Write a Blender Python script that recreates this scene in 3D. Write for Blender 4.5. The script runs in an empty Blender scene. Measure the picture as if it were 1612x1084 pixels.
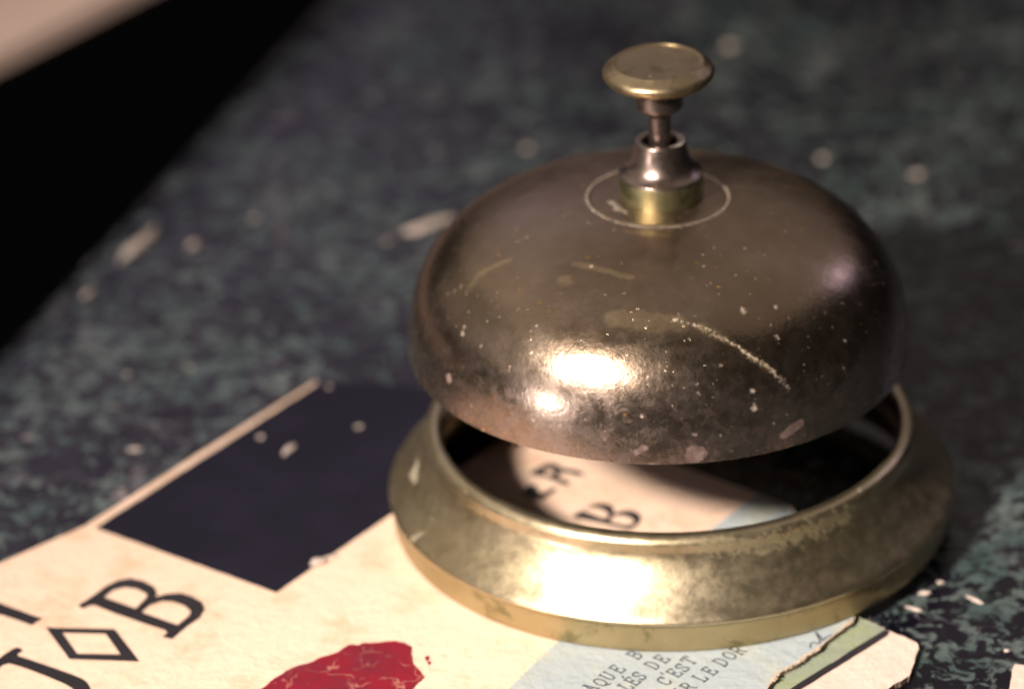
import bpy, bmesh, math, random
import numpy as np
from mathutils import Matrix, Vector, noise
from mathutils.geometry import tessellate_polygon
random.seed(7)
S = 0.043            # metres per unit: the radius of the bell's foot
sc = bpy.context.scene
C = sc.collection

# ------------------------------------------------------------------ camera
cam = bpy.data.cameras.new("camera"); co = bpy.data.objects.new("camera", cam); C.objects.link(co)
fwd = Vector((0, 0.88629, -0.46313)); rt = Vector((0.99926288, -0.01777898, -0.03402373)); up = Vector((0.03838888, 0.46278696, 0.88563792))
m = Matrix((rt, up, -fwd)).transposed().to_4x4(); m.translation = Vector((-0.544082, -12.733107, 7.326475)) * S
co.matrix_world = m
cam.sensor_width = 36; cam.lens = 6500 / 1612 * 36
cam.clip_start = 0.01; cam.clip_end = 50
cam.dof.use_dof = True; cam.dof.focus_distance = 13.32 * S; cam.dof.aperture_fstop = 11.5; cam.dof.aperture_blades = 0
sc.camera = co

# ------------------------------------------------------------------ world and lamps
w = bpy.data.worlds.new("World"); sc.world = w; w.use_nodes = True
w.node_tree.nodes["Background"].inputs[0].default_value = (0.55, 0.5, 0.75, 1)
w.node_tree.nodes["Background"].inputs[1].default_value = 0.002
sc.view_settings.view_transform = 'Standard'; sc.view_settings.look = 'None'
sc.view_settings.exposure = 0; sc.view_settings.gamma = 1

def area(name, az, el, dist, size, power, color, sy=None, target=(0, 0, 0.03), shape=None):
    """az: degrees from the camera's side (-Y), positive to the right"""
    a, e = math.radians(az), math.radians(el)
    d = Vector((math.sin(a) * math.cos(e), -math.cos(a) * math.cos(e), math.sin(e)))
    l = bpy.data.lights.new(name, 'AREA'); l.energy = power; l.color = color
    l.shape = shape or ('RECTANGLE' if sy else 'DISK'); l.size = size
    if sy: l.size_y = sy
    o = bpy.data.objects.new(name, l); C.objects.link(o)
    t = Vector(target); o.location = t + d * dist
    o.rotation_euler = (-d).to_track_quat('-Z', 'Y').to_euler()
    return o
key = area("key_lamp", -39, 34.5, 0.60, 0.09, 0.94, (1, 0.86, 0.75), sy=0.05, shape='ELLIPSE', target=(0.010, -0.030, 0.024))
key.data.spread = math.radians(52)
area("added_glint_light", -50, -2.3, 0.45, 0.022, 0.42, (1, 0.86, 0.78))  # added source, low in front, only for the dome's second glint
area("window_right", 128, 30, 1.6, 0.16, 0.6, (0.80, 0.66, 1.0), sy=0.2)
area("window_behind", 192, 27, 2.6, 1.0, 0.95, (0.80, 0.66, 1.0), sy=0.8)
area("ceiling_bounce", 176, 64, 1.6, 3.2, 9.5, (1, 0.84, 0.74), sy=2.8)
area("wall_bounce", -100, 32, 1.8, 2.6, 4.2, (1, 0.85, 0.72), sy=1.6)

# ------------------------------------------------------------------ node helpers
class NT:
    def __init__(s, name):
        s.m = bpy.data.materials.new(name); s.m.use_nodes = True
        s.t = s.m.node_tree; s.n = s.t.nodes; s.b = s.n["Principled BSDF"]
        tc = s.n.new("ShaderNodeTexCoord"); mp = s.n.new("ShaderNodeMapping"); mp.inputs["Scale"].default_value = (1/S,)*3
        s.t.links.new(tc.outputs["Object"], mp.inputs[0]); s.co = mp.outputs[0]
    def put(s, sock, v):
        if isinstance(v, bpy.types.NodeSocket): s.t.links.new(v, sock)
        elif isinstance(v, tuple) and len(v) == 3 and sock.type == 'RGBA': sock.default_value = (*v, 1)
        else: sock.default_value = v
    def noise(s, scale, detail=4, rough=.55, dist=0, co=None, stretch=None, col=False):
        n = s.n.new("ShaderNodeTexNoise"); n.inputs["Scale"].default_value = scale; n.inputs["Detail"].default_value = detail
        n.inputs["Roughness"].default_value = rough; n.inputs["Distortion"].default_value = dist
        c = co or s.co
        if stretch:
            mp = s.n.new("ShaderNodeMapping"); s.t.links.new(c, mp.inputs[0])
            mp.inputs["Scale"].default_value = stretch[:3]
            if len(stretch) > 3: mp.inputs["Rotation"].default_value = (0, 0, stretch[3])
            c = mp.outputs[0]
        s.t.links.new(c, n.inputs["Vector"]); return n.outputs[1 if col else 0]
    def vor(s, scale, feature='F1', out="Distance", rand=1, co=None):
        n = s.n.new("ShaderNodeTexVoronoi"); n.feature = feature; n.inputs["Scale"].default_value = scale
        n.inputs["Randomness"].default_value = rand
        s.t.links.new(co or s.co, n.inputs["Vector"]); return n.outputs[out]
    def ramp(s, v, a, b, lo=0.0, hi=1.0):
        n = s.n.new("ShaderNodeMapRange"); n.interpolation_type = 'SMOOTHSTEP'
        s.put(n.inputs[0], v); n.inputs[1].default_value = a; n.inputs[2].default_value = b
        n.inputs[3].default_value = lo; n.inputs[4].default_value = hi; return n.outputs[0]
    def math(s, op, a, b=0.0):
        n = s.n.new("ShaderNodeMath"); n.operation = op; s.put(n.inputs[0], a); s.put(n.inputs[1], b); return n.outputs[0]
    def mix(s, f, a, b):
        n = s.n.new("ShaderNodeMix"); n.data_type = 'RGBA'; s.put(n.inputs[0], f); s.put(n.inputs[6], a); s.put(n.inputs[7], b); return n.outputs[2]
    def attr(s, name):
        n = s.n.new("ShaderNodeAttribute"); n.attribute_name = name; return n.outputs["Fac"]
    def warp(s, scale, amt):
        c = s.noise(scale, 3, col=True); n = s.n.new("ShaderNodeVectorMath"); n.operation = 'MULTIPLY_ADD'
        s.t.links.new(c, n.inputs[0]); n.inputs[1].default_value = (amt,)*3; s.t.links.new(s.co, n.inputs[2]); return n.outputs[0]
    def sepz(s):
        n = s.n.new("ShaderNodeSeparateXYZ"); s.t.links.new(s.co, n.inputs[0]); return n.outputs[2]
    def bump(s, h, dist, strength=1.0):
        n = s.n.new("ShaderNodeBump"); n.inputs["Strength"].default_value = strength; n.inputs["Distance"].default_value = dist * S
        s.t.links.new(h, n.inputs["Height"]); s.t.links.new(n.outputs[0], s.b.inputs["Normal"])
    def set(s, color=None, rough=None, metal=None, spec=None):
        if color is not None: s.put(s.b.inputs["Base Color"], color)
        if rough is not None: s.put(s.b.inputs["Roughness"], rough)
        if metal is not None: s.put(s.b.inputs["Metallic"], metal)
        if spec is not None: s.b.inputs["Specular IOR Level"].default_value = spec
        return s.m

def m_marble():
    t = NT("green_black_marble"); c = t.warp(5, .12)
    a = t.noise(13, 6, .66, .8, co=c); big = t.noise(1.3, 3)
    th = t.math('ADD', a, t.math('MULTIPLY', t.math('SUBTRACT', big, .5), .34))
    f = t.ramp(th, .505, .555)
    f = t.math('MULTIPLY', f, t.ramp(t.noise(24, 3, .6), .33, .55, .25, 1))
    g = t.mix(t.ramp(t.noise(3, 2), .35, .65), (.038, .066, .064), (.092, .118, .116))
    col = t.mix(f, t.mix(t.noise(4, 2), (.0012, .0012, .003), (.005, .004, .010)), g)
    v = t.vor(2.6, 'DISTANCE_TO_EDGE', co=t.warp(2.2, .8))
    vein = t.math('MULTIPLY', t.ramp(v, .0, .012, 1, 0), t.ramp(t.noise(1.7, 2), .5, .62))
    col = t.mix(t.math('MULTIPLY', vein, .7), col, (.16, .15, .17))
    fl = t.vor(7.5, co=t.warp(9, .1)); flm = t.math('MULTIPLY', t.ramp(fl, .10, .17, 1, 0), t.ramp(t.noise(2.1, 2), .53, .58))
    col = t.mix(t.math('MULTIPLY', flm, .8), col, (.24, .21, .21))
    st = t.noise(2.6, 5, .65, .3, stretch=(2.6, .45, 1, -.33)); wr = t.math('MULTIPLY', t.ramp(st, .56, .72), t.ramp(t.noise(1.1, 2), .45, .6))
    col = t.mix(t.math('MULTIPLY', wr, .45), col, (.16, .145, .155))
    return t.set(col, t.ramp(t.noise(6, 4), .3, .7, .20, .34), 0, .32)
def m_plain(name, col, rough=.6, metal=0, var=.25, scale=8, spec=.5):
    t = NT(name); n = t.noise(scale, 5, .6)
    lo = tuple(x*(1-var) for x in col); hi = tuple(min(1, x*(1+var)) for x in col)
    t.bump(t.noise(scale*6, 3), .004, .4)
    return t.set(t.mix(t.ramp(n, .3, .7), lo, hi), rough, metal, spec)
def m_dome():
    t = NT("tarnished_brown_brass"); z = t.sepz()
    n1 = t.noise(3.2, 5, .6); n2 = t.noise(16, 5, .7); n3 = t.noise(60, 3, .7)
    col = t.mix(t.ramp(n1, .35, .68), (.240, .178, .124), (.305, .238, .175))
    low = t.math('MULTIPLY', t.ramp(z, 1.06, .80), t.ramp(n2, .36, .56, .45, 1))
    col = t.mix(t.math('MULTIPLY', low, .85), col, (.335, .268, .235))  # lower dome tinted pinker for the colour of the highlight
    mott = t.math('MULTIPLY', t.ramp(z, 1.0, .74), t.ramp(t.noise(19, 5, .8, .6), .50, .62))
    col = t.mix(t.math('MULTIPLY', mott, .38), col, (.165, .115, .110))
    # bare yellowish wear patches and pale deposits that have a shape of their own
    pa = t.ramp(t.math('ADD', t.attr("wear"), t.math('MULTIPLY', t.math('SUBTRACT', t.noise(26, 5, .7), .5), .9)), .30, .62)
    col = t.mix(t.math('MULTIPLY', pa, .75), col, t.mix(n2, (.38, .29, .17), (.50, .40, .26)))
    pl = t.ramp(t.math('ADD', t.attr("deposit"), t.math('MULTIPLY', t.math('SUBTRACT', t.noise(55, 4, .75), .5), 1.3)), .42, .80)
    mv = t.ramp(t.math('ADD', t.attr("stain"), t.math('MULTIPLY', t.math('SUBTRACT', t.noise(20, 4, .7), .5), .7)), .40, .55)
    col = t.mix(t.math('MULTIPLY', t.math('MULTIPLY', mv, t.ramp(t.noise(34, 4, .8), .40, .56, .25, 1)), .8), col, t.mix(t.noise(30, 4, .8), (.10, .055, .06), (.20, .13, .125)))
    # specks
    cw = t.warp(30, .03)
    def specks(scale, rad, seed, dens):
        c = t.n.new("ShaderNodeMapping"); c.inputs["Location"].default_value = (seed, seed*1.7, seed*.3); t.t.links.new(cw, c.inputs[0])
        d = t.vor(scale, co=c.outputs[0]); cc = t.vor(scale, out="Color", co=c.outputs[0])
        g = t.n.new("ShaderNodeSeparateColor"); t.t.links.new(cc, g.inputs[0])
        r = t.math('MULTIPLY', t.ramp(g.outputs[0], dens, 1.0), rad)
        return t.ramp(t.math('SUBTRACT', r, d), 0, .03)
    s1 = specks(19, .17, 3.1, .86); s2 = specks(48, .26, 9.4, .66); s3 = specks(30, .24, 5.2, .80); s4 = specks(9, .20, 1.3, .72)
    clus = t.ramp(t.noise(5.5, 3, .6), .42, .62, .15, 1)
    s1 = t.math('MULTIPLY', s1, clus); s2 = t.math('MULTIPLY', s2, clus)
    col = t.mix(t.math('MULTIPLY', s2, .28), col, (.44, .38, .34))
    col = t.mix(t.math('MULTIPLY', s1, .38), col, (.48, .42, .37))
    col = t.mix(t.math('MULTIPLY', s3, .8), col, (.52, .30, .09))
    lo_ring = t.math('MULTIPLY', s4, t.ramp(z, 1.0, .85))
    col = t.mix(t.math('MULTIPLY', lo_ring, .5), col, (.46, .33, .30))
    col = t.mix(t.math('MULTIPLY', pl, t.ramp(t.noise(38, 4, .8), .38, .62, .15, .85)), col, (.40, .36, .31))
    dirt = t.math('MAXIMUM', pl, t.math('MAXIMUM', s1, t.math('MAXIMUM', s2, lo_ring)))
    rough = t.math('ADD', t.math('ADD', t.ramp(z, 1.06, 1.15, 0, .12), t.ramp(n2, .3, .7, .21, .285)), t.math('MULTIPLY', t.math('MAXIMUM', mott, dirt), .15))
    h = t.math('ADD', t.math('MULTIPLY', n3, .5), t.math('MULTIPLY', dirt, .6))
    t.bump(h, .006, .32)
    metal = t.math('SUBTRACT', .985, t.math('MAXIMUM', t.math('MULTIPLY', t.math('MAXIMUM', dirt, t.math('MULTIPLY', low, .06)), .3), t.math('MAXIMUM', t.math('MULTIPLY', pl, .6), t.math('MULTIPLY', mv, .4))))  # low part less metallic, for a halo round the highlight
    return t.set(col, rough, metal)
def m_brass(name, a, b, r0=.28, r1=.39, metal=.96, green=.5):
    t = NT(name); n2 = t.noise(18, 5, .7); n1 = t.noise(3.5, 4)
    col = t.mix(t.ramp(n1, .25, .75), a, b)
    gr = t.ramp(t.noise(9, 5, .72, .4), .52, .66)
    col = t.mix(t.math('MULTIPLY', gr, green), col, (a[0]*.45, a[1]*.50, a[2]*.40))
    pl = t.ramp(t.math('ADD', t.attr("deposit"), t.math('MULTIPLY', t.math('SUBTRACT', t.noise(55, 4, .75), .5), 1.1)), .42, .75)
    ta = t.ramp(t.math('ADD', t.attr("stain"), t.math('MULTIPLY', t.math('SUBTRACT', t.noise(40, 4, .8), .5), 1.2)), .35, .75)
    col = t.mix(t.math('MULTIPLY', ta, .75), col, (.085, .085, .028))
    d = t.vor(24, co=t.warp(30, .03)); sp = t.math('MULTIPLY', t.ramp(d, .05, .12, 1, 0), t.ramp(t.noise(7, 2), .5, .6))
    col = t.mix(t.math('MULTIPLY', sp, .5), col, (.6, .55, .45)); col = t.mix(t.math('MULTIPLY', pl, .8), col, (.40, .38, .31))
    t.bump(t.math('ADD', t.math('MULTIPLY', t.noise(70, 3), .5), n2), .004, .14)
    return t.set(col, t.math('ADD', t.ramp(n2, .3, .7, r0, r1), t.math('MULTIPLY', t.math('MAXIMUM', pl, ta), .15)), t.math('SUBTRACT', metal, t.math('MULTIPLY', t.math('MAXIMUM', pl, t.math('MULTIPLY', ta, .6)), .7)))
def m_paper(name, col, blot=(.62, .45, .28), amt=.25, fib=.12):
    t = NT(name); n1 = t.noise(4.5, 6, .65); n2 = t.noise(28, 5, .7)
    c = t.mix(t.math('MULTIPLY', t.ramp(n1, .48, .72), amt), col, blot)
    c = t.mix(t.math('MULTIPLY', t.ramp(n2, .55, .75), fib*2), c, blot)
    cr = t.vor(3.2, 'DISTANCE_TO_EDGE', co=t.warp(4, .5))
    crm = t.math('MULTIPLY', t.ramp(cr, 0, .02, 1, 0), t.ramp(t.noise(2, 2), .5, .6))
    c = t.mix(t.math('MULTIPLY', crm, .35), c, blot)
    t.bump(t.math('ADD', t.noise(14, 5, .65), t.math('MULTIPLY', n2, .4)), .02, .35)
    return t.set(c, .72, 0, .3)
def m_ink(name, col, paper, wear=.6):
    t = NT(name); n = t.noise(60, 4, .8)
    f = t.math('MULTIPLY', t.ramp(n, .60, .75), wear)
    big = t.ramp(t.noise(3, 4), .4, .7, 0, .35)
    c = t.mix(big, col, tuple(x*1.9 for x in col)); return t.set(t.mix(f, c, paper), .7, 0, .15)
def m_red():
    t = NT("cracked_red_print"); n = t.noise(5, 5, .65)
    c = t.mix(t.ramp(n, .35, .65), (.20, .006, .018), (.135, .010, .022))
    cr = t.vor(5.0, 'DISTANCE_TO_EDGE', co=t.warp(7, .18)); cr2 = t.vor(11, 'DISTANCE_TO_EDGE', co=t.warp(9, .15))
    k = t.math('MAXIMUM', t.math('MULTIPLY', t.ramp(cr, 0, .022, 1, 0), t.ramp(t.noise(9, 3), .40, .55)), t.math('MULTIPLY', t.ramp(cr2, 0, .025, 1, 0), t.ramp(t.noise(5, 3), .52, .62, 0, .6)))
    c = t.mix(t.math('MULTIPLY', k, .55), c, (.50, .24, .19))
    wr = t.ramp(t.noise(30, 5, .8), .63, .72)
    c = t.mix(t.math('MULTIPLY', wr, .4), c, (.55, .36, .36))
    t.bump(t.math('ADD', n, t.math('MULTIPLY', k, -.3)), .012, .5)
    return t.set(c, .5, 0, .35)

M = dict(
 marble=m_marble(), dome=m_dome(),
 brass=m_brass("aged_yellow_brass", (.44, .365, .225), (.53, .455, .315), green=.3),
 knob=m_brass("worn_brown_brass", (.30, .235, .14), (.37, .30, .19), .30, .42),
 nut=m_brass("greenish_brass", (.20, .19, .105), (.27, .255, .15), .36, .48, green=.8),
 steel=m_brass("dark_bronze_steel", (.20, .155, .135), (.27, .215, .19), .24, .34, green=.3),
 dark=m_plain("shade_black_inside", (.008, .006, .004), .9, spec=.08),  # shade put into the colour: near black, so the inside bounces little light
 band=m_brass("dull_oxidised_brass", (.30, .24, .12), (.38, .31, .17), .38, .5, .8, .7),
 cream=m_paper("aged_cream_paper", (.72, .535, .415), (.52, .33, .20), .62, .26),
 pinkcream=m_paper("pinkish_cream_paper", (.66, .51, .44), (.58, .36, .29), .35),
 blue=m_paper("pale_blue_paper", (.33, .385, .41), (.42, .44, .33), .8),
 green=m_paper("pale_green_paper", (.24, .28, .21), (.28, .33, .10), .4, .3),
 margin=m_paper("paper_margin", (.62, .46, .36)),
 edge=m_paper("grey_board_edge", (.30, .24, .18), (.10, .08, .06), .7, .4),
 fray=m_paper("frayed_paper", (.42, .34, .26), (.3, .22, .15), .6, .3),
 black=m_ink("dark_block_ink", (.008, .0075, .015), (.11, .09, .105), .55),
 ink=m_ink("black_letter_ink", (.020, .018, .022), (.4, .3, .22), .35),
 smallink=m_ink("small_print_ink", (.030, .035, .055), (.3, .32, .36), .15),
 red=m_red(),
 crumb=m_plain("crumb_paper_fluff", (.50, .42, .37), .9, var=.15, scale=40),
 board=m_plain("salmon_painted_wood", (.88, .66, .55), .6, var=.05, scale=1),
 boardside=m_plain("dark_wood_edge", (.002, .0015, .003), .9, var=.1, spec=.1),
 floor=m_plain("dark_floor", (.035, .026, .075), .9, spec=.1),
)

# ------------------------------------------------------------------ mesh helpers
def link(name, me, mat, parent=None):
    o = bpy.data.objects.new(name, me); C.objects.link(o)
    for k in (mat if isinstance(mat, (list, tuple)) else [mat]): me.materials.append(M[k])
    if parent: o.parent = parent
    return o
def tag(o, label=None, cat=None, group=None, kind=None):
    for k, v in (("label", label), ("category", cat), ("group", group), ("kind", kind)):
        if v: o[k] = v
    return o
def empty(name, loc=(0, 0, 0)):
    o = bpy.data.objects.new(name, None); C.objects.link(o); o.location = loc; o.empty_display_size = .01; return o
def smooth_profile(pts, n=6):
    """Catmull-Rom through pts; a point repeated twice is a hard corner"""
    segs, cur = [], [pts[0]]
    for p in pts[1:]:
        if p == cur[-1]: segs.append(cur); cur = [p]
        else: cur.append(p)
    segs.append(cur); out = []
    for s in segs:
        if len(s) < 2: continue
        e = [s[0]] + s + [s[-1]]
        for i in range(1, len(e)-2):
            for k in range(n):
                u = k/n; q = []
                for c in (0, 1):
                    a, b, cc, d = e[i-1][c], e[i][c], e[i+1][c], e[i+2][c]
                    q.append(.5*(2*b+(cc-a)*u+(2*a-5*b+4*cc-d)*u*u+(3*b-a-3*cc+d)*u**3))
                out.append(tuple(q))
        out.append(s[-1])
    return out
def lathe(prof, seg=384, marks=None, rot=None, shift=(0, 0, 0), piv=(0, 0, 0), name="m"):
    """prof in foot radii; marks: {attr: [(polyline, radius, gain)]}"""
    r = np.array([max(p[0], 0) for p in prof]); z = np.array([p[1] for p in prof]); n = len(prof)
    t = np.arange(seg)/seg*2*np.pi
    V = np.stack([np.outer(r, np.cos(t)), np.outer(r, np.sin(t)), np.repeat(z[:, None], seg, 1)], -1).reshape(-1, 3)
    if rot is not None:
        R = np.array(Matrix.Rotation(rot, 3, 'Y')); V = (V-np.array(piv))@R.T + np.array(piv)
    V = V + np.array(shift)
    i = np.arange(n-1)[:, None]; j = np.arange(seg)[None]; k = (j+1) % seg
    F = np.stack([i*seg+j, i*seg+k, (i+1)*seg+k, (i+1)*seg+j], -1).reshape(-1, 4)
    me = bpy.data.meshes.new(name); me.from_pydata((V*S).tolist(), [], F.tolist()); me.update()
    me.polygons.foreach_set("use_smooth", [True]*len(F))
    for at in ("wear", "deposit", "stain"):
        val = np.zeros(len(V))
        for line, rad, gain in (marks or {}).get(at, []):
            L = np.array(line, float)
            if len(L) == 1: d = np.linalg.norm(V-L[0], axis=1)
            else:
                d = np.full(len(V), 9.)
                for a, b in zip(L[:-1], L[1:]):
                    u = np.clip(((V-a)@(b-a))/((b-a)@(b-a)), 0, 1)[:, None]; d = np.minimum(d, np.linalg.norm(V-(a+u*(b-a)), axis=1))
            val = np.maximum(val, gain*np.clip(1-d/rad, 0, 1))
        if marks: A = me.attributes.new(at, 'FLOAT', 'POINT'); A.data.foreach_set("value", val)
    return me
def catmull_closed(P, n=4):
    out = []; L = len(P)
    for i in range(L):
        a, b, c, d = (Vector(P[(i+k) % L]) for k in (-1, 0, 1, 2))
        for k in range(n):
            u = k/n; out.append(tuple(.5*(2*b+(c-a)*u+(2*a-5*b+4*c-d)*u*u+(3*b-a-3*c+d)*u**3)))
    return out
def flat(name, polys, z0, z1, mat, parent=None, side=None, hl=None):
    """polys: list of [outer, hole, ...] in foot radii; one mesh, closed slab between z0 and z1"""
    vs, fs, mi = [], [], []
    for loops in polys:
        flatp = [p for l in loops for p in l]; n = len(flatp); o = len(vs)
        tri = tessellate_polygon([[Vector((x, y, 0)) for x, y in l] for l in loops])
        hz = (lambda x, y: hl(x, y)) if hl else (lambda x, y: 0)
        vs += [(x*S, y*S, (z1+hz(x, y))*S) for x, y in flatp] + [(x*S, y*S, z0*S) for x, y in flatp]
        for t in tri:
            a, b, c = (Vector((*flatp[i], 0)) for i in t)
            if (b-a).cross(c-a).z < 0: t = (t[0], t[2], t[1])
            fs.append(tuple(o+i for i in t)); mi.append(0)
            fs.append(tuple(o+n+i for i in reversed(t))); mi.append(0)
        q = 0
        for l in loops:
            for i in range(len(l)):
                a, b = q+i, q+(i+1) % len(l)
                fs.append((o+a, o+n+a, o+n+b, o+b)); mi.append(1 if side else 0)
            q += len(l)
    me = bpy.data.meshes.new(name); me.from_pydata(vs, [], fs); me.update()
    ob = link(name, me, [mat, side] if side else mat, parent)
    me.polygons.foreach_set("material_index", mi)
    bm = bmesh.new(); bm.from_mesh(me); bmesh.ops.recalc_face_normals(bm, faces=bm.faces); bm.to_mesh(me); bm.free()
    return ob
def rough_line(P, amp, n, seed=0, closed=False):
    """subdivide a polyline and jitter it like a torn or worn edge"""
    out = []; L = len(P)
    for i in range(L if closed else L-1):
        a, b = Vector(P[i]), Vector(P[(i+1) % L]); d = (b-a); nr = Vector((-d.y, d.x)).normalized()
        for k in range(n):
            p = a+d*(k/n); j = amp*noise.noise(Vector((p.x*22+seed, p.y*22, seed)))+amp*.6*noise.noise(Vector((p.x*70+seed, p.y*70, 3)))
            out.append(tuple(p+nr*j))
    if not closed: out.append(P[-1])
    return out
# ---- traced outlines on the table plane, in foot radii
I = [(-2.422, -0.433), (-2.344, -0.487), (-2.281, -0.534), (-2.21, -0.586), (-2.187, -0.599), (-2.22, -0.643), (-2.274, -0.604), (-2.337, -0.562), (-2.415, -0.505)]
DIA = [(-2.172, -0.661), (-1.934, -0.688), (-1.835, -0.904), (-2.074, -0.871)]
DIAH = [(-2.111, -0.7), (-1.963, -0.717), (-1.903, -0.854), (-2.05, -0.838)]
J = [(-2.36, -0.931), (-2.311, -0.845), (-2.264, -0.784), (-2.237, -0.805), (-2.253, -0.832), (-2.213, -0.861), (-2.112, -0.931), (-2.031, -0.99), (-1.997, -1.037), (-1.985, -1.108), (-2.018, -1.175), (-2.09, -1.205), (-2.127, -1.159), (-2.077, -1.136), (-2.051, -1.103), (-2.05, -1.055), (-2.157, -0.963), (-2.258, -0.893), (-2.285, -0.887), (-2.305, -0.908), (-2.327, -0.978)]
B = [(-2.072, -0.523), (-2.031, -0.472), (-1.987, -0.404), (-1.945, -0.364), (-1.902, -0.353), (-1.856, -0.375), (-1.816, -0.417), (-1.802, -0.46), (-1.807, -0.486), (-1.767, -0.468), (-1.723, -0.466), (-1.677, -0.495), (-1.643, -0.534), (-1.631, -0.582), (-1.646, -0.637), (-1.686, -0.689), (-1.733, -0.768), (-1.768, -0.752), (-1.752, -0.721), (-1.763, -0.707), (-1.843, -0.654), (-1.945, -0.582), (-2.015, -0.525), (-2.032, -0.528), (-2.053, -0.546)]
BH1 = [(-1.984, -0.475), (-1.956, -0.43), (-1.917, -0.414), (-1.877, -0.426), (-1.838, -0.463), (-1.837, -0.486), (-1.871, -0.559)]
BH2 = [(-1.848, -0.584), (-1.821, -0.539), (-1.784, -0.516), (-1.744, -0.522), (-1.703, -0.553), (-1.679, -0.592), (-1.687, -0.624), (-1.721, -0.677)]
R = [(-0.497, 0.29), (-0.462, 0.322), (-0.43, 0.347), (-0.403, 0.34), (-0.377, 0.309), (-0.336, 0.292), (-0.303, 0.267), (-0.317, 0.247), (-0.357, 0.269), (-0.386, 0.271), (-0.394, 0.244), (-0.356, 0.206), (-0.367, 0.181), (-0.413, 0.221), (-0.446, 0.251), (-0.484, 0.265)]
RH = [(-0.444, 0.286), (-0.428, 0.302), (-0.411, 0.294), (-0.414, 0.27), (-0.436, 0.266)]
E = [(-0.509, 0.194), (-0.479, 0.188), (-0.469, 0.156), (-0.465, 0.129), (-0.442, 0.141), (-0.415, 0.169), (-0.401, 0.155), (-0.433, 0.112), (-0.457, 0.08), (-0.494, 0.09), (-0.527, 0.133)]
B2 = [(-0.353, -0.043), (-0.322, -0.011), (-0.294, 0.021), (-0.273, 0.039), (-0.243, 0.04), (-0.216, 0.028), (-0.204, -0.004), (-0.207, -0.034), (-0.184, -0.019), (-0.151, -0.015), (-0.124, -0.033), (-0.112, -0.061), (-0.116, -0.101), (-0.136, -0.133), (-0.16, -0.151), (-0.199, -0.128), (-0.281, -0.082)]
B2H1 = [(-0.312, -0.009), (-0.287, 0.014), (-0.257, 0.007), (-0.231, -0.022), (-0.226, -0.052), (-0.247, -0.064), (-0.279, -0.035)]
B2H2 = [(-0.222, -0.081), (-0.202, -0.051), (-0.172, -0.051), (-0.146, -0.072), (-0.138, -0.103), (-0.165, -0.121), (-0.204, -0.101)]
RED = [(-1.468, -1.186), (-1.415, -1.108), (-1.383, -1.057), (-1.342, -1.007), (-1.305, -0.978), (-1.258, -0.955), (-1.212, -0.922), (-1.164, -0.894), (-1.146, -0.864), (-1.122, -0.852), (-1.103, -0.858), (-1.084, -0.841), (-1.031, -0.845), (-0.974, -0.84), (-0.945, -0.856), (-0.923, -0.885), (-0.916, -0.988), (-0.897, -1.034), (-0.878, -1.075), (-0.897, -1.109), (-0.92, -1.147), (-0.943, -1.224)]
TORN = [(0.578, -0.81), (0.547, -0.85), (0.493, -0.914), (0.467, -0.946), (0.439, -0.989), (0.405, -1.024), (0.392, -1.038), (0.361, -1.077), (0.324, -1.104), (0.294, -1.135), (0.271, -1.184), (0.248, -1.233), (0.211, -1.31)]
SCRIB = [(0.415, -0.98), (0.417, -0.954), (0.429, -0.947), (0.44, -0.956), (0.451, -0.949), (0.446, -0.915), (0.44, -0.884), (0.454, -0.915), (0.46, -0.938), (0.473, -0.917), (0.494, -0.903)]
C2 = [(0.61, -0.773), (0.632, -0.793), (0.679, -0.847), (0.734, -0.892), (0.77, -0.933), (0.781, -0.949), (0.765, -1.015), (0.74, -1.11), (0.728, -1.145), (0.681, -1.186), (0.642, -1.227), (0.576, -1.301)]
LINE = [(0.679, -0.847), (0.691, -0.867), (0.683, -0.889), (0.367, -1.201), (0.224, -1.344), (0.186, -1.335), (0.328, -1.198)]
GREEN = [(0.587, -0.759), (0.61, -0.776), (0.677, -0.846), (0.328, -1.196), (0.186, -1.331), (0.192, -1.245)]
BLUE = [(0.304, 0.052), (-0.082, -0.437), (-0.446, -0.903), (-0.6, -1.166), (-0.728, -1.392)]
BLACK = [(-2.05, 0.007), (-1.72, -0.24), (-1.389, -0.489), (-1.032, -0.026), (-0.666, 0.451), (-0.498, 0.684), (-0.803, 0.948), (-1.043, 0.998), (-1.274, 1.027), (-1.667, 0.525)]
CARD = [(-2.369, -0.213), (-2.095, 0.01), (-1.842, 0.326), (-1.557, 0.681), (-1.299, 1.07), (-1.043, 1.028), (-0.803, 0.968), (-0.497, 0.733), (0.001, 0.332), (0.306, 0.075)]
SM = [('A', (-0.328, -1.174)), ('Q', (-0.295, -1.145)), ('U', (-0.268, -1.108)), ('E', (-0.235, -1.066)), ('B', (-0.174, -0.983)), ('L', (-0.212, -1.178)), ('#', (-0.188, -1.145)), ('S', (-0.165, -1.115)), ('D', (-0.118, -1.051)), ('E', (-0.084, -1.014)), ('C', (-0.084, -1.152)), ("'", (-0.073, -1.118)), ('E', (-0.047, -1.104)), ('S', (-0.02, -1.074)), ('T', (0.004, -1.032)), ('R', (-0.007, -1.193)), ('L', (0.036, -1.141)), ('E', (0.07, -1.1)), ('D', (0.111, -1.048)), ('O', (0.141, -1.01)), ('R', (0.172, -0.98)), ('H', (-0.362, -1.214)), ('C', (-0.395, -1.251)), ('L', (-0.243, -1.215)), ('U', (-0.041, -1.23))]
D_CRES = [(-0.207, -0.645, 1.093), (-0.134, -0.664, 1.09), (-0.064, -0.676, 1.085), (0.007, -0.682, 1.081)]
D_CURV = [(-0.011, -0.667, 1.091), (0.074, -0.688, 1.07), (0.155, -0.713, 1.034), (0.237, -0.736, 0.982), (0.308, -0.744, 0.924), (0.363, -0.744, 0.861)]
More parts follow.
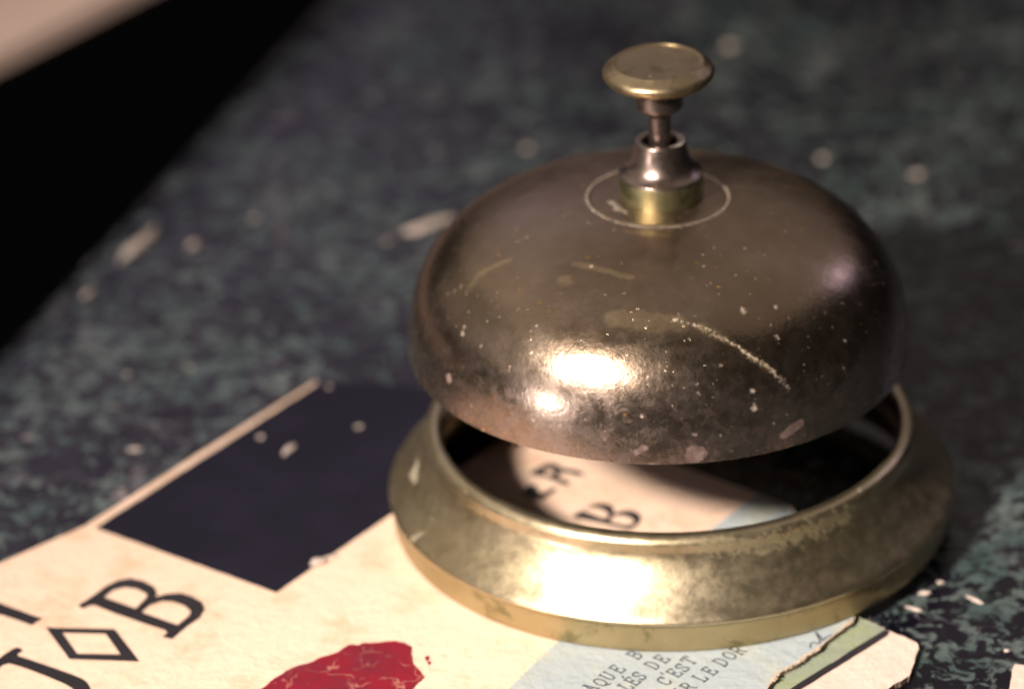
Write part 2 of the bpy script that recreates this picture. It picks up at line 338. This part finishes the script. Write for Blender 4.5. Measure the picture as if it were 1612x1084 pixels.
D_ARC = [(-0.689, -0.329, 1.05), (-0.645, -0.287, 1.094), (-0.578, -0.286, 1.129), (-0.545, -0.287, 1.142)]
D_BLOB = [(-0.363, -0.462, 1.148), (-0.348, -0.466, 1.15)]
D_ARC2 = [(-0.325, -0.396, 1.175), (-0.272, -0.425, 1.175), (-0.21, -0.464, 1.172), (-0.146, -0.497, 1.166)]
D_RIM = [(0.047, -0.863, 0.689)]
D_PUR = [(0.344, -0.779, 0.702), (0.404, -0.745, 0.729)]
D_SPOT = [(0.221, -0.618, 1.087), (0.332, -0.577, 1.076), (0.332, -0.666, 1.01), (0.134, -0.774, 0.971), (0.24, -0.792, 0.88), (0.244, -0.806, 0.825), (-0.703, -0.437, 0.972), (-0.708, -0.448, 0.955), (0.563, -0.554, 0.93), (-0.488, -0.529, 1.077), (-0.511, -0.201, 1.169), (-0.414, -0.748, 0.885), (0.415, -0.519, 1.073), (-0.765, -0.204, 1.025), (-0.13, -0.847, 0.832)]
D_TOP = [(-0.112, -0.209, 1.223), (-0.04, -0.231, 1.221), (0.016, -0.209, 1.222), (-0.011, -0.288, 1.214), (-0.137, -0.26, 1.217)]
B_WHITE = [(-0.905, -0.071, 0.213), (-0.894, -0.142, 0.216), (-0.887, -0.054, 0.241)]
B_HOOK = [(-0.85, -0.369, 0.186), (-0.836, -0.372, 0.202), (-0.82, -0.409, 0.2)]
B_SMEAR = [(-0.913, -0.388, 0.128), (-0.878, -0.391, 0.151), (-0.853, -0.398, 0.168)]
B_DARK = [(0.075, -0.856, 0.339), (0.157, -0.847, 0.324), (0.266, -0.82, 0.318), (0.398, -0.765, 0.314), (0.56, -0.656, 0.314)]
B_DOTS = [(-0.879, -0.227, 0.213), (-0.887, -0.271, 0.185), (-0.663, -0.556, 0.294), (-0.582, -0.646, 0.278), (-0.72, -0.459, 0.35), (0.614, -0.572, 0.366), (0.803, -0.383, 0.239)]
N_RES = [(-0.188, -0.046, 1.229), (-0.173, -0.097, 1.228), (-0.142, -0.129, 1.228)]
N_RES2 = [(0.062, -0.144, 1.224), (0.131, -0.081, 1.223), (-0.218, -0.142, 1.224), (-0.112, -0.209, 1.223)]
# ------------------------------------------------------------------ table, floor, board
ZT = -0.046
def slab(name, corners, ztop, zbot, bev, mat, kind=None):
    bm = bmesh.new(); v = [bm.verts.new((x*S, y*S, zbot*S)) for x, y in corners]; f = bm.faces.new(v)
    r = bmesh.ops.extrude_face_region(bm, geom=[f]); bmesh.ops.translate(bm, vec=(0, 0, (ztop-zbot)*S), verts=[e for e in r['geom'] if isinstance(e, bmesh.types.BMVert)])
    bmesh.ops.recalc_face_normals(bm, faces=bm.faces)
    ed = [e for e in bm.edges if all(abs(x.co.z-ztop*S) < 1e-6 for x in e.verts)]
    if bev: bmesh.ops.bevel(bm, geom=ed, offset=bev*S, segments=8, profile=.5, affect='EDGES')
    me = bpy.data.meshes.new(name); bm.to_mesh(me); bm.free()
    for p in me.polygons: p.use_smooth = abs(p.normal.z) < .995 and abs(p.normal.z) > .01
    return link(name, me, mat)
dx, dy = 1.10/3.15, 1.0
tag(slab("table_top", [(-2.76-dx*8, 1.6-8), (12, -6.4), (12, 18), (-2.76+dx*16.4, 18)], ZT, -1.6, .50, "marble"), kind="structure")
tag(slab("floor", [(-60, -60), (60, -60), (60, 80), (-60, 80)], -17, -17.5, 0, "floor"), kind="structure")
b = empty("wooden_board", (0, 0, 0))
tag(b, "blurred salmon pink board with a dark side edge beyond the marble table", "board")
ax = Vector((.60, .80)); ex = Vector((-.80, .60)); o0 = Vector((-2.75, 3.93))
o0 += ex*.32
cs = [o0-ax*6, o0+ax*9, o0+ax*9+ex*6, o0-ax*6+ex*6]
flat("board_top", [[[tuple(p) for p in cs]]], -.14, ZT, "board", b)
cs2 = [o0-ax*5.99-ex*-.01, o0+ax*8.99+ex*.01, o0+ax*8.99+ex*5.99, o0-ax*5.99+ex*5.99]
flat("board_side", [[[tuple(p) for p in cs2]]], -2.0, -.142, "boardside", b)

# ------------------------------------------------------------------ printed cards
lower = empty("green_card", (0, 0, ZT*S))
tag(lower, "pale green and cream card with black line and clipped corner under the torn one", "card")
c2 = rough_line(C2, .006, 6, 2)
under = [(.2, -1.9), (-2.6, -1.9), (-2.7, -.7), (-2.36, -.27), (-1.33, 1.01), (-.8, .90), (.27, .03), (.40, -.2), (.56, -.70)]
flat("card_board", [[c2+under]], ZT+.002-ZT, -.022-ZT, "pinkcream", lower, "edge")
flat("green_panel", [[GREEN]], -.0222-ZT, -.0214-ZT, "green", lower)
flat("black_line", [[rough_line(LINE, .0022, 8, 5, True)]], -.0212-ZT, -.0206-ZT, "ink", lower)

card = empty("printed_card", (0, 0, 0))
tag(card, "cream printed card with big black letters, dark block and red patch under the bell", "card")
torn = rough_line(TORN, .0028, 9, 1)
CARD = [(-2.369, -.213), (-2.088, .024), (-1.69, .545), (-1.296, 1.045), (-1.04, 1.008), (-.80, .952), (-.497, .70), (0, .332), (.306, .075)]
outline = CARD + [(.42, -.03), (.52, -.35), (.59, -.72)] + torn + [(.1, -1.9), (-3.2, -1.9), (-3.2, -.9)]
def lift(x, y): return 0
flat("card_sheet", [[outline]], -.0215, -.001, "cream", card, "edge")
bl = [p for p in BLUE]
bluep = bl[::-1] + [(.306, .07), (.415, -.035), (.515, -.35), (.585, -.72)] + [(x-.003, y+.002) for x, y in torn] + [(.1, -1.45)]
flat("blue_panel", [[bluep]], -.0009, -.0003, "blue", card)
blk = [BLACK[0], BLACK[2]] + [BLACK[3], BLACK[4], BLACK[5], (-.80, .9515), (-1.04, 1.0075), (-1.280, 1.0425)]
flat("dark_block", [[rough_line(blk[:3], .003, 22, 9)+blk[3:-1]+rough_line([blk[-1], blk[0]], .004, 30, 4)[:-1]]], -.0009, -.0003, "black", card)
# margin of the card along the dark block is browner
# big letters
def cc(P): return catmull_closed(P, 3)
flat("big_letter", [[I]], -.0008, 0, "ink", card)
flat("big_letter", [[cc(J)]], -.0008, 0, "ink", card)
flat("big_letter", [[DIA, DIAH]], -.0008, 0, "ink", card)
flat("big_letter", [[B, BH1, BH2]], -.0008, 0, "ink", card)
flat("big_letter", [[cc(R), cc(RH)]], -.0008, 0, "ink", card)
flat("big_letter", [[E]], -.0008, 0, "ink", card)
flat("big_letter", [[cc(B2), cc(B2H1), cc(B2H2)]], -.0008, 0, "ink", card)
flat("red_patch", [[rough_line(RED, .006, 5, 4, True)]], -.0008, .0035, "red", card, "red")
for q, r in (((-.868, -.955), .011), ((-.861, -.985), .008), ((-.90, -1.04), .006)):
    flat("red_fleck", [[[(q[0]+r*(1+.4*math.sin(3*a))*math.cos(a)*.7, q[1]+r*1.6*math.sin(a)) for a in [k*.7 for k in range(9)]]]], -.0008, .0004, "red", card)
# small typewriter print: stroke letters with slab serifs
GL = {
 'A': [[(0, 0), (.45, 1)], [(.35, 1), (.9, 0)], [(.18, .36), (.74, .36)], [(-.1, 0), (.2, 0)], [(.7, 0), (1.05, 0)], [(.15, 1), (.45, 1)]],
 'Q': [[(.5, 0), (.15, .12), (0, .5), (.15, .88), (.5, 1), (.85, .88), (1, .5), (.85, .12), (.5, 0)], [(.4, .1), (.55, .02), (.75, -.15), (1, -.1)]],
 'U': [[(.1, 1), (.1, .25), (.3, .02), (.65, .02), (.85, .25), (.85, 1)], [(-.05, 1), (.28, 1)], [(.68, 1), (1.02, 1)]],
 'E': [[(.15, 0), (.15, 1)], [(0, 1), (.85, 1), (.85, .78)], [(.15, .52), (.6, .52)], [(.6, .64), (.6, .40)], [(0, 0), (.92, 0), (.92, .26)]],
 'L': [[(.25, 0), (.25, 1)], [(.05, 1), (.5, 1)], [(.05, 0), (.9, 0), (.9, .3)]],
 'S': [[(.88, .72), (.85, .9), (.5, 1), (.15, .88), (.12, .66), (.4, .54), (.7, .45), (.9, .3), (.82, .1), (.5, 0), (.15, .1), (.1, .3)], [(.88, 1), (.88, .7)], [(.1, 0), (.1, .3)]],
 'D': [[(.15, 0), (.15, 1)], [(0, 1), (.5, 1), (.82, .85), (.95, .5), (.82, .15), (.5, 0), (0, 0)]],
 'C': [[(.9, .7), (.8, .9), (.5, 1), (.15, .86), (.03, .5), (.15, .12), (.5, 0), (.82, .08), (.93, .25)], [(.9, 1), (.9, .68)]],
 'T': [[(.5, 0), (.5, 1)], [(.02, .75), (.02, 1), (.98, 1), (.98, .75)], [(.28, 0), (.72, 0)]],
 'R': [[(.15, 0), (.15, 1)], [(0, 1), (.6, 1), (.85, .88), (.85, .65), (.6, .5), (.15, .5)], [(.55, .5), (.88, 0), (1.05, 0)], [(0, 0), (.35, 0)]],
 'B': [[(.15, 0), (.15, 1)], [(0, 1), (.6, 1), (.82, .88), (.82, .65), (.6, .53), (.15, .53)], [(.6, .53), (.92, .4), (.92, .14), (.65, 0), (0, 0)]],
 'O': [[(.5, 0), (.15, .12), (0, .5), (.15, .88), (.5, 1), (.85, .88), (1, .5), (.85, .12), (.5, 0)]],
 'H': [[(.15, 0), (.15, 1)], [(.85, 0), (.85, 1)], [(.15, .5), (.85, .5)], [(0, 0), (.32, 0)], [(.68, 0), (1, 0)], [(0, 1), (.32, 1)], [(.68, 1), (1, 1)]],
 "'": [[(.5, 1.05), (.42, .75)]],
}
GL['#'] = GL['E'] + [[(.35, 1.2), (.6, 1.4)]]
A_ = Vector((math.cos(math.radians(51)), math.sin(math.radians(51)))); U_ = Vector((-math.sin(math.radians(47)), math.cos(math.radians(47))))
def strokes(lines, wd):
    out = []
    for l in lines:
        for a, b in zip(l[:-1], l[1:]):
            a, b = Vector(a), Vector(b); d = (b-a).normalized(); n = Vector((-d.y, d.x))*wd/2; e = d*wd*.3
            out.append([[tuple(a-e-n), tuple(b+e-n), tuple(b+e+n), tuple(a-e+n)]])
    return out
k = 0
for ch, c in SM:
    c = Vector(c); hh, ww = .052, .031
    ls = [[tuple(c + A_*(x-.5)*ww + U_*(y-.5)*hh) for x, y in s] for s in GL[ch]]
    flat("small_letter", strokes(ls, .0058), -.0007+k*1e-6, -.0001+.00001*(k % 5), "smallink", card); k += 1
flat("pen_mark", strokes([SCRIB], .006), -.0007, -.0001, "smallink", card)
# frayed fibres along the torn edge
bm = bmesh.new()
for i in range(90):
    q = random.random()**.8; idx = 3+q*(len(torn)-22); a = Vector(torn[int(idx)])
    if noise.noise(Vector((a.x*9, a.y*9, 5))) < -.12: continue
    ln = random.uniform(.008, .024); an = random.gauss(-.6, .8); d = Vector((math.cos(an), math.sin(an)))*ln; nn = Vector((-d.y, d.x)).normalized()*random.uniform(.002, .0045)
    z = -.001; p = [(a-d*.7-nn), (a-d*.7+nn), (a+d*.35+nn*.5), (a+d*.35-nn*.5)]
    zz = [z+.0012, z+.0012, z+random.uniform(-.004, .007), z+random.uniform(-.004, .007)]
    v = [bm.verts.new((p[j].x*S, p[j].y*S, (zz[j]+t)*S)) for t in (0, -.002) for j in range(4)]
    for f in ((0, 1, 2, 3), (7, 6, 5, 4), (0, 4, 5, 1), (1, 5, 6, 2), (2, 6, 7, 3), (3, 7, 4, 0)): bm.faces.new([v[j] for j in f])
me = bpy.data.meshes.new("fray"); bm.to_mesh(me); bm.free(); link("frayed_edge", me, "fray", card)

# ------------------------------------------------------------------ the bell
bell = empty("counter_bell", (0, 0, 0))
tag(bell, "tarnished brass counter bell with push button, standing on the printed card", "bell")
base = [(.93, .004), (.972, 0.003), (.979, .004), (.984, .012), (.986, .03), (.986, .08), (.988, .101), (.997, .111), (1.0, .118), (.998, .125), (.990, .136), (.976, .151), (.957, .171), (.937, .194), (.917, .219), (.899, .243), (.883, .267), (.871, .290), (.864, .309), (.861, .330), (.859, .344), (.851, .357), (.839, .366), (.826, .370), (.815, .369), (.808, .363), (.805, .35), (.805, .30), (.83, .20), (.86, .12), (.92, .05), (.93, .004)]
mk = {"deposit": [(B_WHITE, .045, .85), (B_HOOK, .022, 1.0), (B_SMEAR, .04, .72)] + [([p], .022, .75) for p in B_DOTS],
      "stain": [(B_DARK, .10, .62)], "wear": []}
link("base_ring", lathe(smooth_profile(base, 5), 480, mk), "brass", bell)
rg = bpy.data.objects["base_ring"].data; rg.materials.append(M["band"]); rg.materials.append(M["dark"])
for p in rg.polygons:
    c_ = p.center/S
    if c_.z < .345 and math.hypot(c_.x, c_.y) < .815 + .07*(c_.z < .15): p.material_index = 2  # inner wall blackened to keep the gap in shade
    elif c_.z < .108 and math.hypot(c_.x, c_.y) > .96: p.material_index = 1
a, z0, n_, m_, h_ = .8621, .66, 2.29, 2.90, .5709
rr = list(np.linspace(0.0, .9*a, 110)) + list(a*(1-.1*np.linspace(1, 0, 110)[1:]**2.6))
dome = [(.0, .66+h_)] + [(r, z0+h_*max(0, 1-(r/a)**n_)**(1/m_)) for r in rr[1:]]
ZR = z0+h_*(1-(.243/a)**n_)**(1/m_)+.0025
def groove(r, z):     # the turned ring round the nut
    d = (r-.243)/.006; return (r, z + .0035*math.exp(-d*d) - .004*math.exp(-((r-.232)/.006)**2))
dome = [groove(r, z) for r, z in sorted(dome + [(x, np.interp(x, [p[0] for p in dome], [p[1] for p in dome])) for x in np.linspace(.215, .262, 24)], key=lambda p: (p[0], -p[1]))]
dome = [p for p in dome if p[1] > .667]
t_ = .022
ds_ = [p for p in dome if p[1] > .80]; a0 = a
ds_ += [(a*(1-((z-.66)/h_)**m_)**(1/n_), z) for z in np.arange(ds_[-1][1]-.008, .668, -.008)]
dome = [(r+.006*max(0, 1-(z-.66)/.34)**1.5, z) for r, z in ds_]
a = a0+.006
dome += [(a-.0002, .6665), (a, .6600), (a, .6594), (a-.0006, .659), (a-.002, .6588), (a-t_+.004, .658), (a-t_, .664)]
inner = [(a-t_-.004, .70)] + [(max(0, r-t_*(r/a)**1.0), z-t_*(1-(r/a)**3)) for r, z in dome[:-7] if z > .72][::-3]
dome += inner
ringpts = [(-.0336+.243*math.cos(q), .243*math.sin(q), 1.218) for q in np.linspace(0, 2*math.pi, 60)]
ringpts = [(x+.007, y, ZR-.0185*(x+.03)) for x, y, z in ringpts]
marks = {
 "wear": [(D_CRES, .052, 1.15), ([D_CRES[1], D_CRES[2]], .065, 1.1), ([D_CURV[1], D_CURV[2], D_CURV[3], D_CURV[4]], .034, .85), (D_ARC, .03, .8), (D_BLOB, .062, .62), (D_ARC2, .03, .75), (D_TOP, .035, .62)],
 "deposit": [(D_CURV, .034, .62), (D_CURV[2:5], .026, .7), (ringpts, .014, .85), ([D_ARC2[1], D_ARC2[1]], .018, 1)[0:0] or ([D_ARC2[1]], .018, .9)] + [([p], s, g) for p, s, g in zip(D_SPOT, (.03, .022, .036, .03, .024, .03, .022, .03, .018, .012, .012, .018, .018, .016, .018), (.9, .8, .66, .6, .9, .9, .75, .75, .8, 1, 1, .6, .7, .7, .7))]
   + [(N_RES, .035, .82), (N_RES2[:2], .02, .5), ([N_RES2[2]], .02, .6), ([(-.13, -.16, 1.232)], .03, .5), ([(.09, -.14, 1.232)], .03, .5)],
 "stain": [(D_RIM, .07, .9), (D_PUR, .032, .85), ([(-.5, -.70, .72)], .03, .7), ([(-.15, -.86, .70), (-.12, -.86, .72)], .04, .6)],
}
link("bell_dome", lathe(dome, 900, marks, rot=.0185, shift=(-.0364, 0, 0), piv=(0, 0, .66)), "dome", bell)
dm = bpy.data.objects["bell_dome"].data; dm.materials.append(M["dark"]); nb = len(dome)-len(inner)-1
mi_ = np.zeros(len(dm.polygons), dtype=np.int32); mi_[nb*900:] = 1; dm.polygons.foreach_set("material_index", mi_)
ZN = 1.2235
def post(name, prof, mat, mk=None, seg=192, n=6):
    pts = [(r, z) for r, z in prof]
    return link(name, lathe(smooth_profile(pts, n), seg, mk or {"deposit": []}, rot=-.003, shift=(-.0145, 0, 0), piv=(0, 0, ZN)), mat, bell)
z = ZN
post("nut", [(.0, z), (.138, z), (.138, z), (.142, z+.004), (.1435, z+.01), (.1435, z+.074), (.1415, z+.080), (.137, z+.082), (.137, z+.082), (.1, z+.0825)], "nut")
z += .0835
post("stem_cone", [(.05, z-.001), (.141, z-.001), (.141, z-.001), (.1435, z+.004), (.141, z+.009), (.128, z+.018), (.113, z+.034), (.103, z+.054), (.096, z+.078), (.090, z+.104), (.0865, z+.118), (.086, z+.124), (.082, z+.129), (.075, z+.1295), (.066, z+.1285), (.060, z+.122), (.058, z+.09)], "steel",
     {"deposit": [([(.07*math.cos(q), .07*math.sin(q), z+.129) for q in np.linspace(-1.3, .6, 12)], .014, .8)]})
post("plunger_rod", [(.0375, z), (.0375, z+.10), (.0375, z+.24)], "steel")
z += .2225
post("plunger_collar", [(.0, z), (.040, z), (.047, z+.003), (.056, z+.014), (.072, z+.024), (.079, z+.032), (.0815, z+.042), (.0815, z+.095)], "steel")
z = 1.7218
post("push_button", [(.03, z-.074), (.12, z-.072), (.150, z-.070), (.170, z-.064), (.183, z-.052), (.1885, z-.040), (.1875, z-.030), (.181, z-.021), (.170, z-.012), (.160, z-.004), (.1545, z+.0005), (.151, z+.0012), (.148, z), (.146, z-.0035), (.12, z-.0045), (.06, z-.0055), (.0, z-.0055)], "knob", {"deposit": [([(-.09, -.06, z)], .03, .55), ([(-.05, -.11, z)], .02, .7), ([(.05, -.09, z)], .02, .6), ([(-.02, -.03, z)], .012, .7)]}, 256)
# arched bracket inside, hidden by the dome, that carries the post
def bar(name, P, wd, th, mat, parent):
    bm = bmesh.new(); rows = []
    for i, p in enumerate(P):
        p = Vector(p); d = (Vector(P[min(i+1, len(P)-1)])-Vector(P[max(i-1, 0)])).normalized(); n = Vector((-d.z, 0, d.x))
        rows.append([bm.verts.new((p+Vector((0, y, 0))+n*q)*S) for y, q in ((-wd, -th), (wd, -th), (wd, th), (-wd, th))])
    for a1, b1 in zip(rows[:-1], rows[1:]):
        for j in range(4): bm.faces.new((a1[j], a1[(j+1) % 4], b1[(j+1) % 4], b1[j]))
    bm.faces.new(rows[0][::-1]); bm.faces.new(rows[-1]); bmesh.ops.recalc_face_normals(bm, faces=bm.faces)
    me = bpy.data.meshes.new(name); bm.to_mesh(me); bm.free(); return link(name, me, mat, parent)
br = bar("bracket", [(x, .12, .33+.25*(1-(abs(x)/.82)**4)) for x in np.linspace(-.822, .822, 25)], .05, .012, "steel", bell)
link("post", lathe([(0, .56), (.035, .56), (.035, 1.21), (0, 1.21)], 48, {"deposit": []}, shift=(-.0145, .02, 0)), "steel", bell)

# ------------------------------------------------------------------ crumbs and paper chips
def crumb(x, y, zb, lx, ly, h, ang, label, seed):
    bm = bmesh.new(); bmesh.ops.create_icosphere(bm, subdivisions=3, radius=1)
    for v in bm.verts:
        k = 1+.55*noise.noise(v.co*1.3+Vector((seed, 0, 0)))+.30*noise.noise(v.co*4+Vector((0, seed, 0)))
        v.co = Vector((v.co.x*lx*k, v.co.y*ly*k, max(v.co.z, -.55)*h*k))
    zmin = min(v.co.z for v in bm.verts)
    bmesh.ops.translate(bm, vec=(0, 0, -zmin), verts=bm.verts)
    bmesh.ops.scale(bm, vec=(S, S, S), verts=bm.verts)
    me = bpy.data.meshes.new("crumb"); bm.to_mesh(me); bm.free()
    for p in me.polygons: p.use_smooth = True
    o = link("crumb", me, "crumb"); o.location = (x*S, y*S, zb*S); o.rotation_euler = (0, 0, math.radians(ang))
    tag(o, label, "crumb", "pale crumbs scattered on the marble and cards"); return o
mb = ZT
L = [
 (.792, -.688, mb, .030, .008, .007, -28, "bright sliver on the marble nearest the clipped card corner"),
 (.840, -.587, mb, .022, .014, .008, 5, "dull flat crumb just inside the bell's shadow on the marble"),
 (.900, -.519, mb, .011, .009, .007, 0, "tiny round crumb at the shadow's edge right of the bell foot"),
 (1.008, -.646, mb, .036, .010, .007, -50, "pointed grain lying alone right of the bell's shadow"),
 (1.073, -.975, mb, .009, .011, .005, 0, "tiny dull crumb near the lower right corner of the picture"),
 (-1.376, .521, -.0003, .036, .013, .010, 52, "bright oblong crumb on the middle of the dark printed block"),
 (-1.485, .626, -.0003, .014, .010, .006, 20, "faint small crumb left of the oblong one on the dark block"),
 (-1.122, .675, -.0003, .012, .009, .006, 20, "faint small crumb on the dark block close to the bell foot"),
 (-1.250, -.300, -.0003, .034, .022, .016, 40, "fluffy white crumb on the dark block's lower edge"),
 (-1.205, -.265, -.0003, .024, .010, .008, 15, "thin flake touching the fluffy white crumb beside the dark block"),
 (-1.240, 1.000, -.0003, .008, .008, .005, 0, "tiny crumb at the far corner of the dark block"),
 (-1.822, 2.358, mb, .055, .030, .02, 60, "large blurred pale chip on the marble left of the dome"),
 (-1.584, 2.574, mb, .028, .022, .015, 20, "small blurred chip right of the large pale one"),
 (-.865, 2.440, mb, .120, .034, .02, 38, "long blurred pale chip on the marble touching the dome's left outline"),
 (-1.03, 2.32, mb, .030, .022, .015, 38, "small blurred chip at the left end of the long one"),
 (-2.05, 2.36, mb, .150, .026, .02, 66, "long blurred pale streak standing for light on the table edge at far left"),  # this and the next sliver stand for light caught on the rounded edge
 (-2.22, 1.95, mb, .07, .020, .02, 62, "faint blurred streak standing for light on the table edge below the long one"),
 (.478, 4.143, mb, .055, .055, .03, 0, "round blurred crumb on the marble right of the push button"),
 (.787, 2.946, mb, .036, .034, .02, 0, "small blurred crumb behind the dome's right shoulder"),
 (1.167, 2.755, mb, .050, .030, .02, 10, "blurred crumb on the marble at the right edge of the picture"),
 (-.448, 3.153, mb, .034, .034, .02, 0, "faint blurred crumb left of the bell's stem"),
 (-1.954, .65, mb, .026, .010, .008, 5, "short pale grain on the marble left of the card's far edge"),
 (-2.021, 1.246, mb, .022, .014, .008, 10, "faint crumb on the marble halfway up the left side"),
 (-1.78, 1.28, mb, .020, .014, .008, 30, "faint crumb on the green veined marble above the dark block"),
]
for i, l in enumerate(L):
    k_ = .55 if l[2] == mb and l[1] > 1.1 and l[3] < .1 else 1
    crumb(*l[:3], l[3]*k_*1.05, l[4]*k_*.85, l[5]*k_*.6, *l[6:], i*3.7)
sc_ = flat("paper_scrap", [[rough_line([(1.085, -1.09), (1.10, -1.09), (1.25, -1.15), (1.3, -1.4), (1.03, -1.4), (1.05, -1.22)], .006, 4, 3, True)]], ZT+.0005, ZT+.018, "pinkcream", None, "fray")
tag(sc_, "edge of a pale paper scrap at the bottom right corner of the picture", "paper scrap")
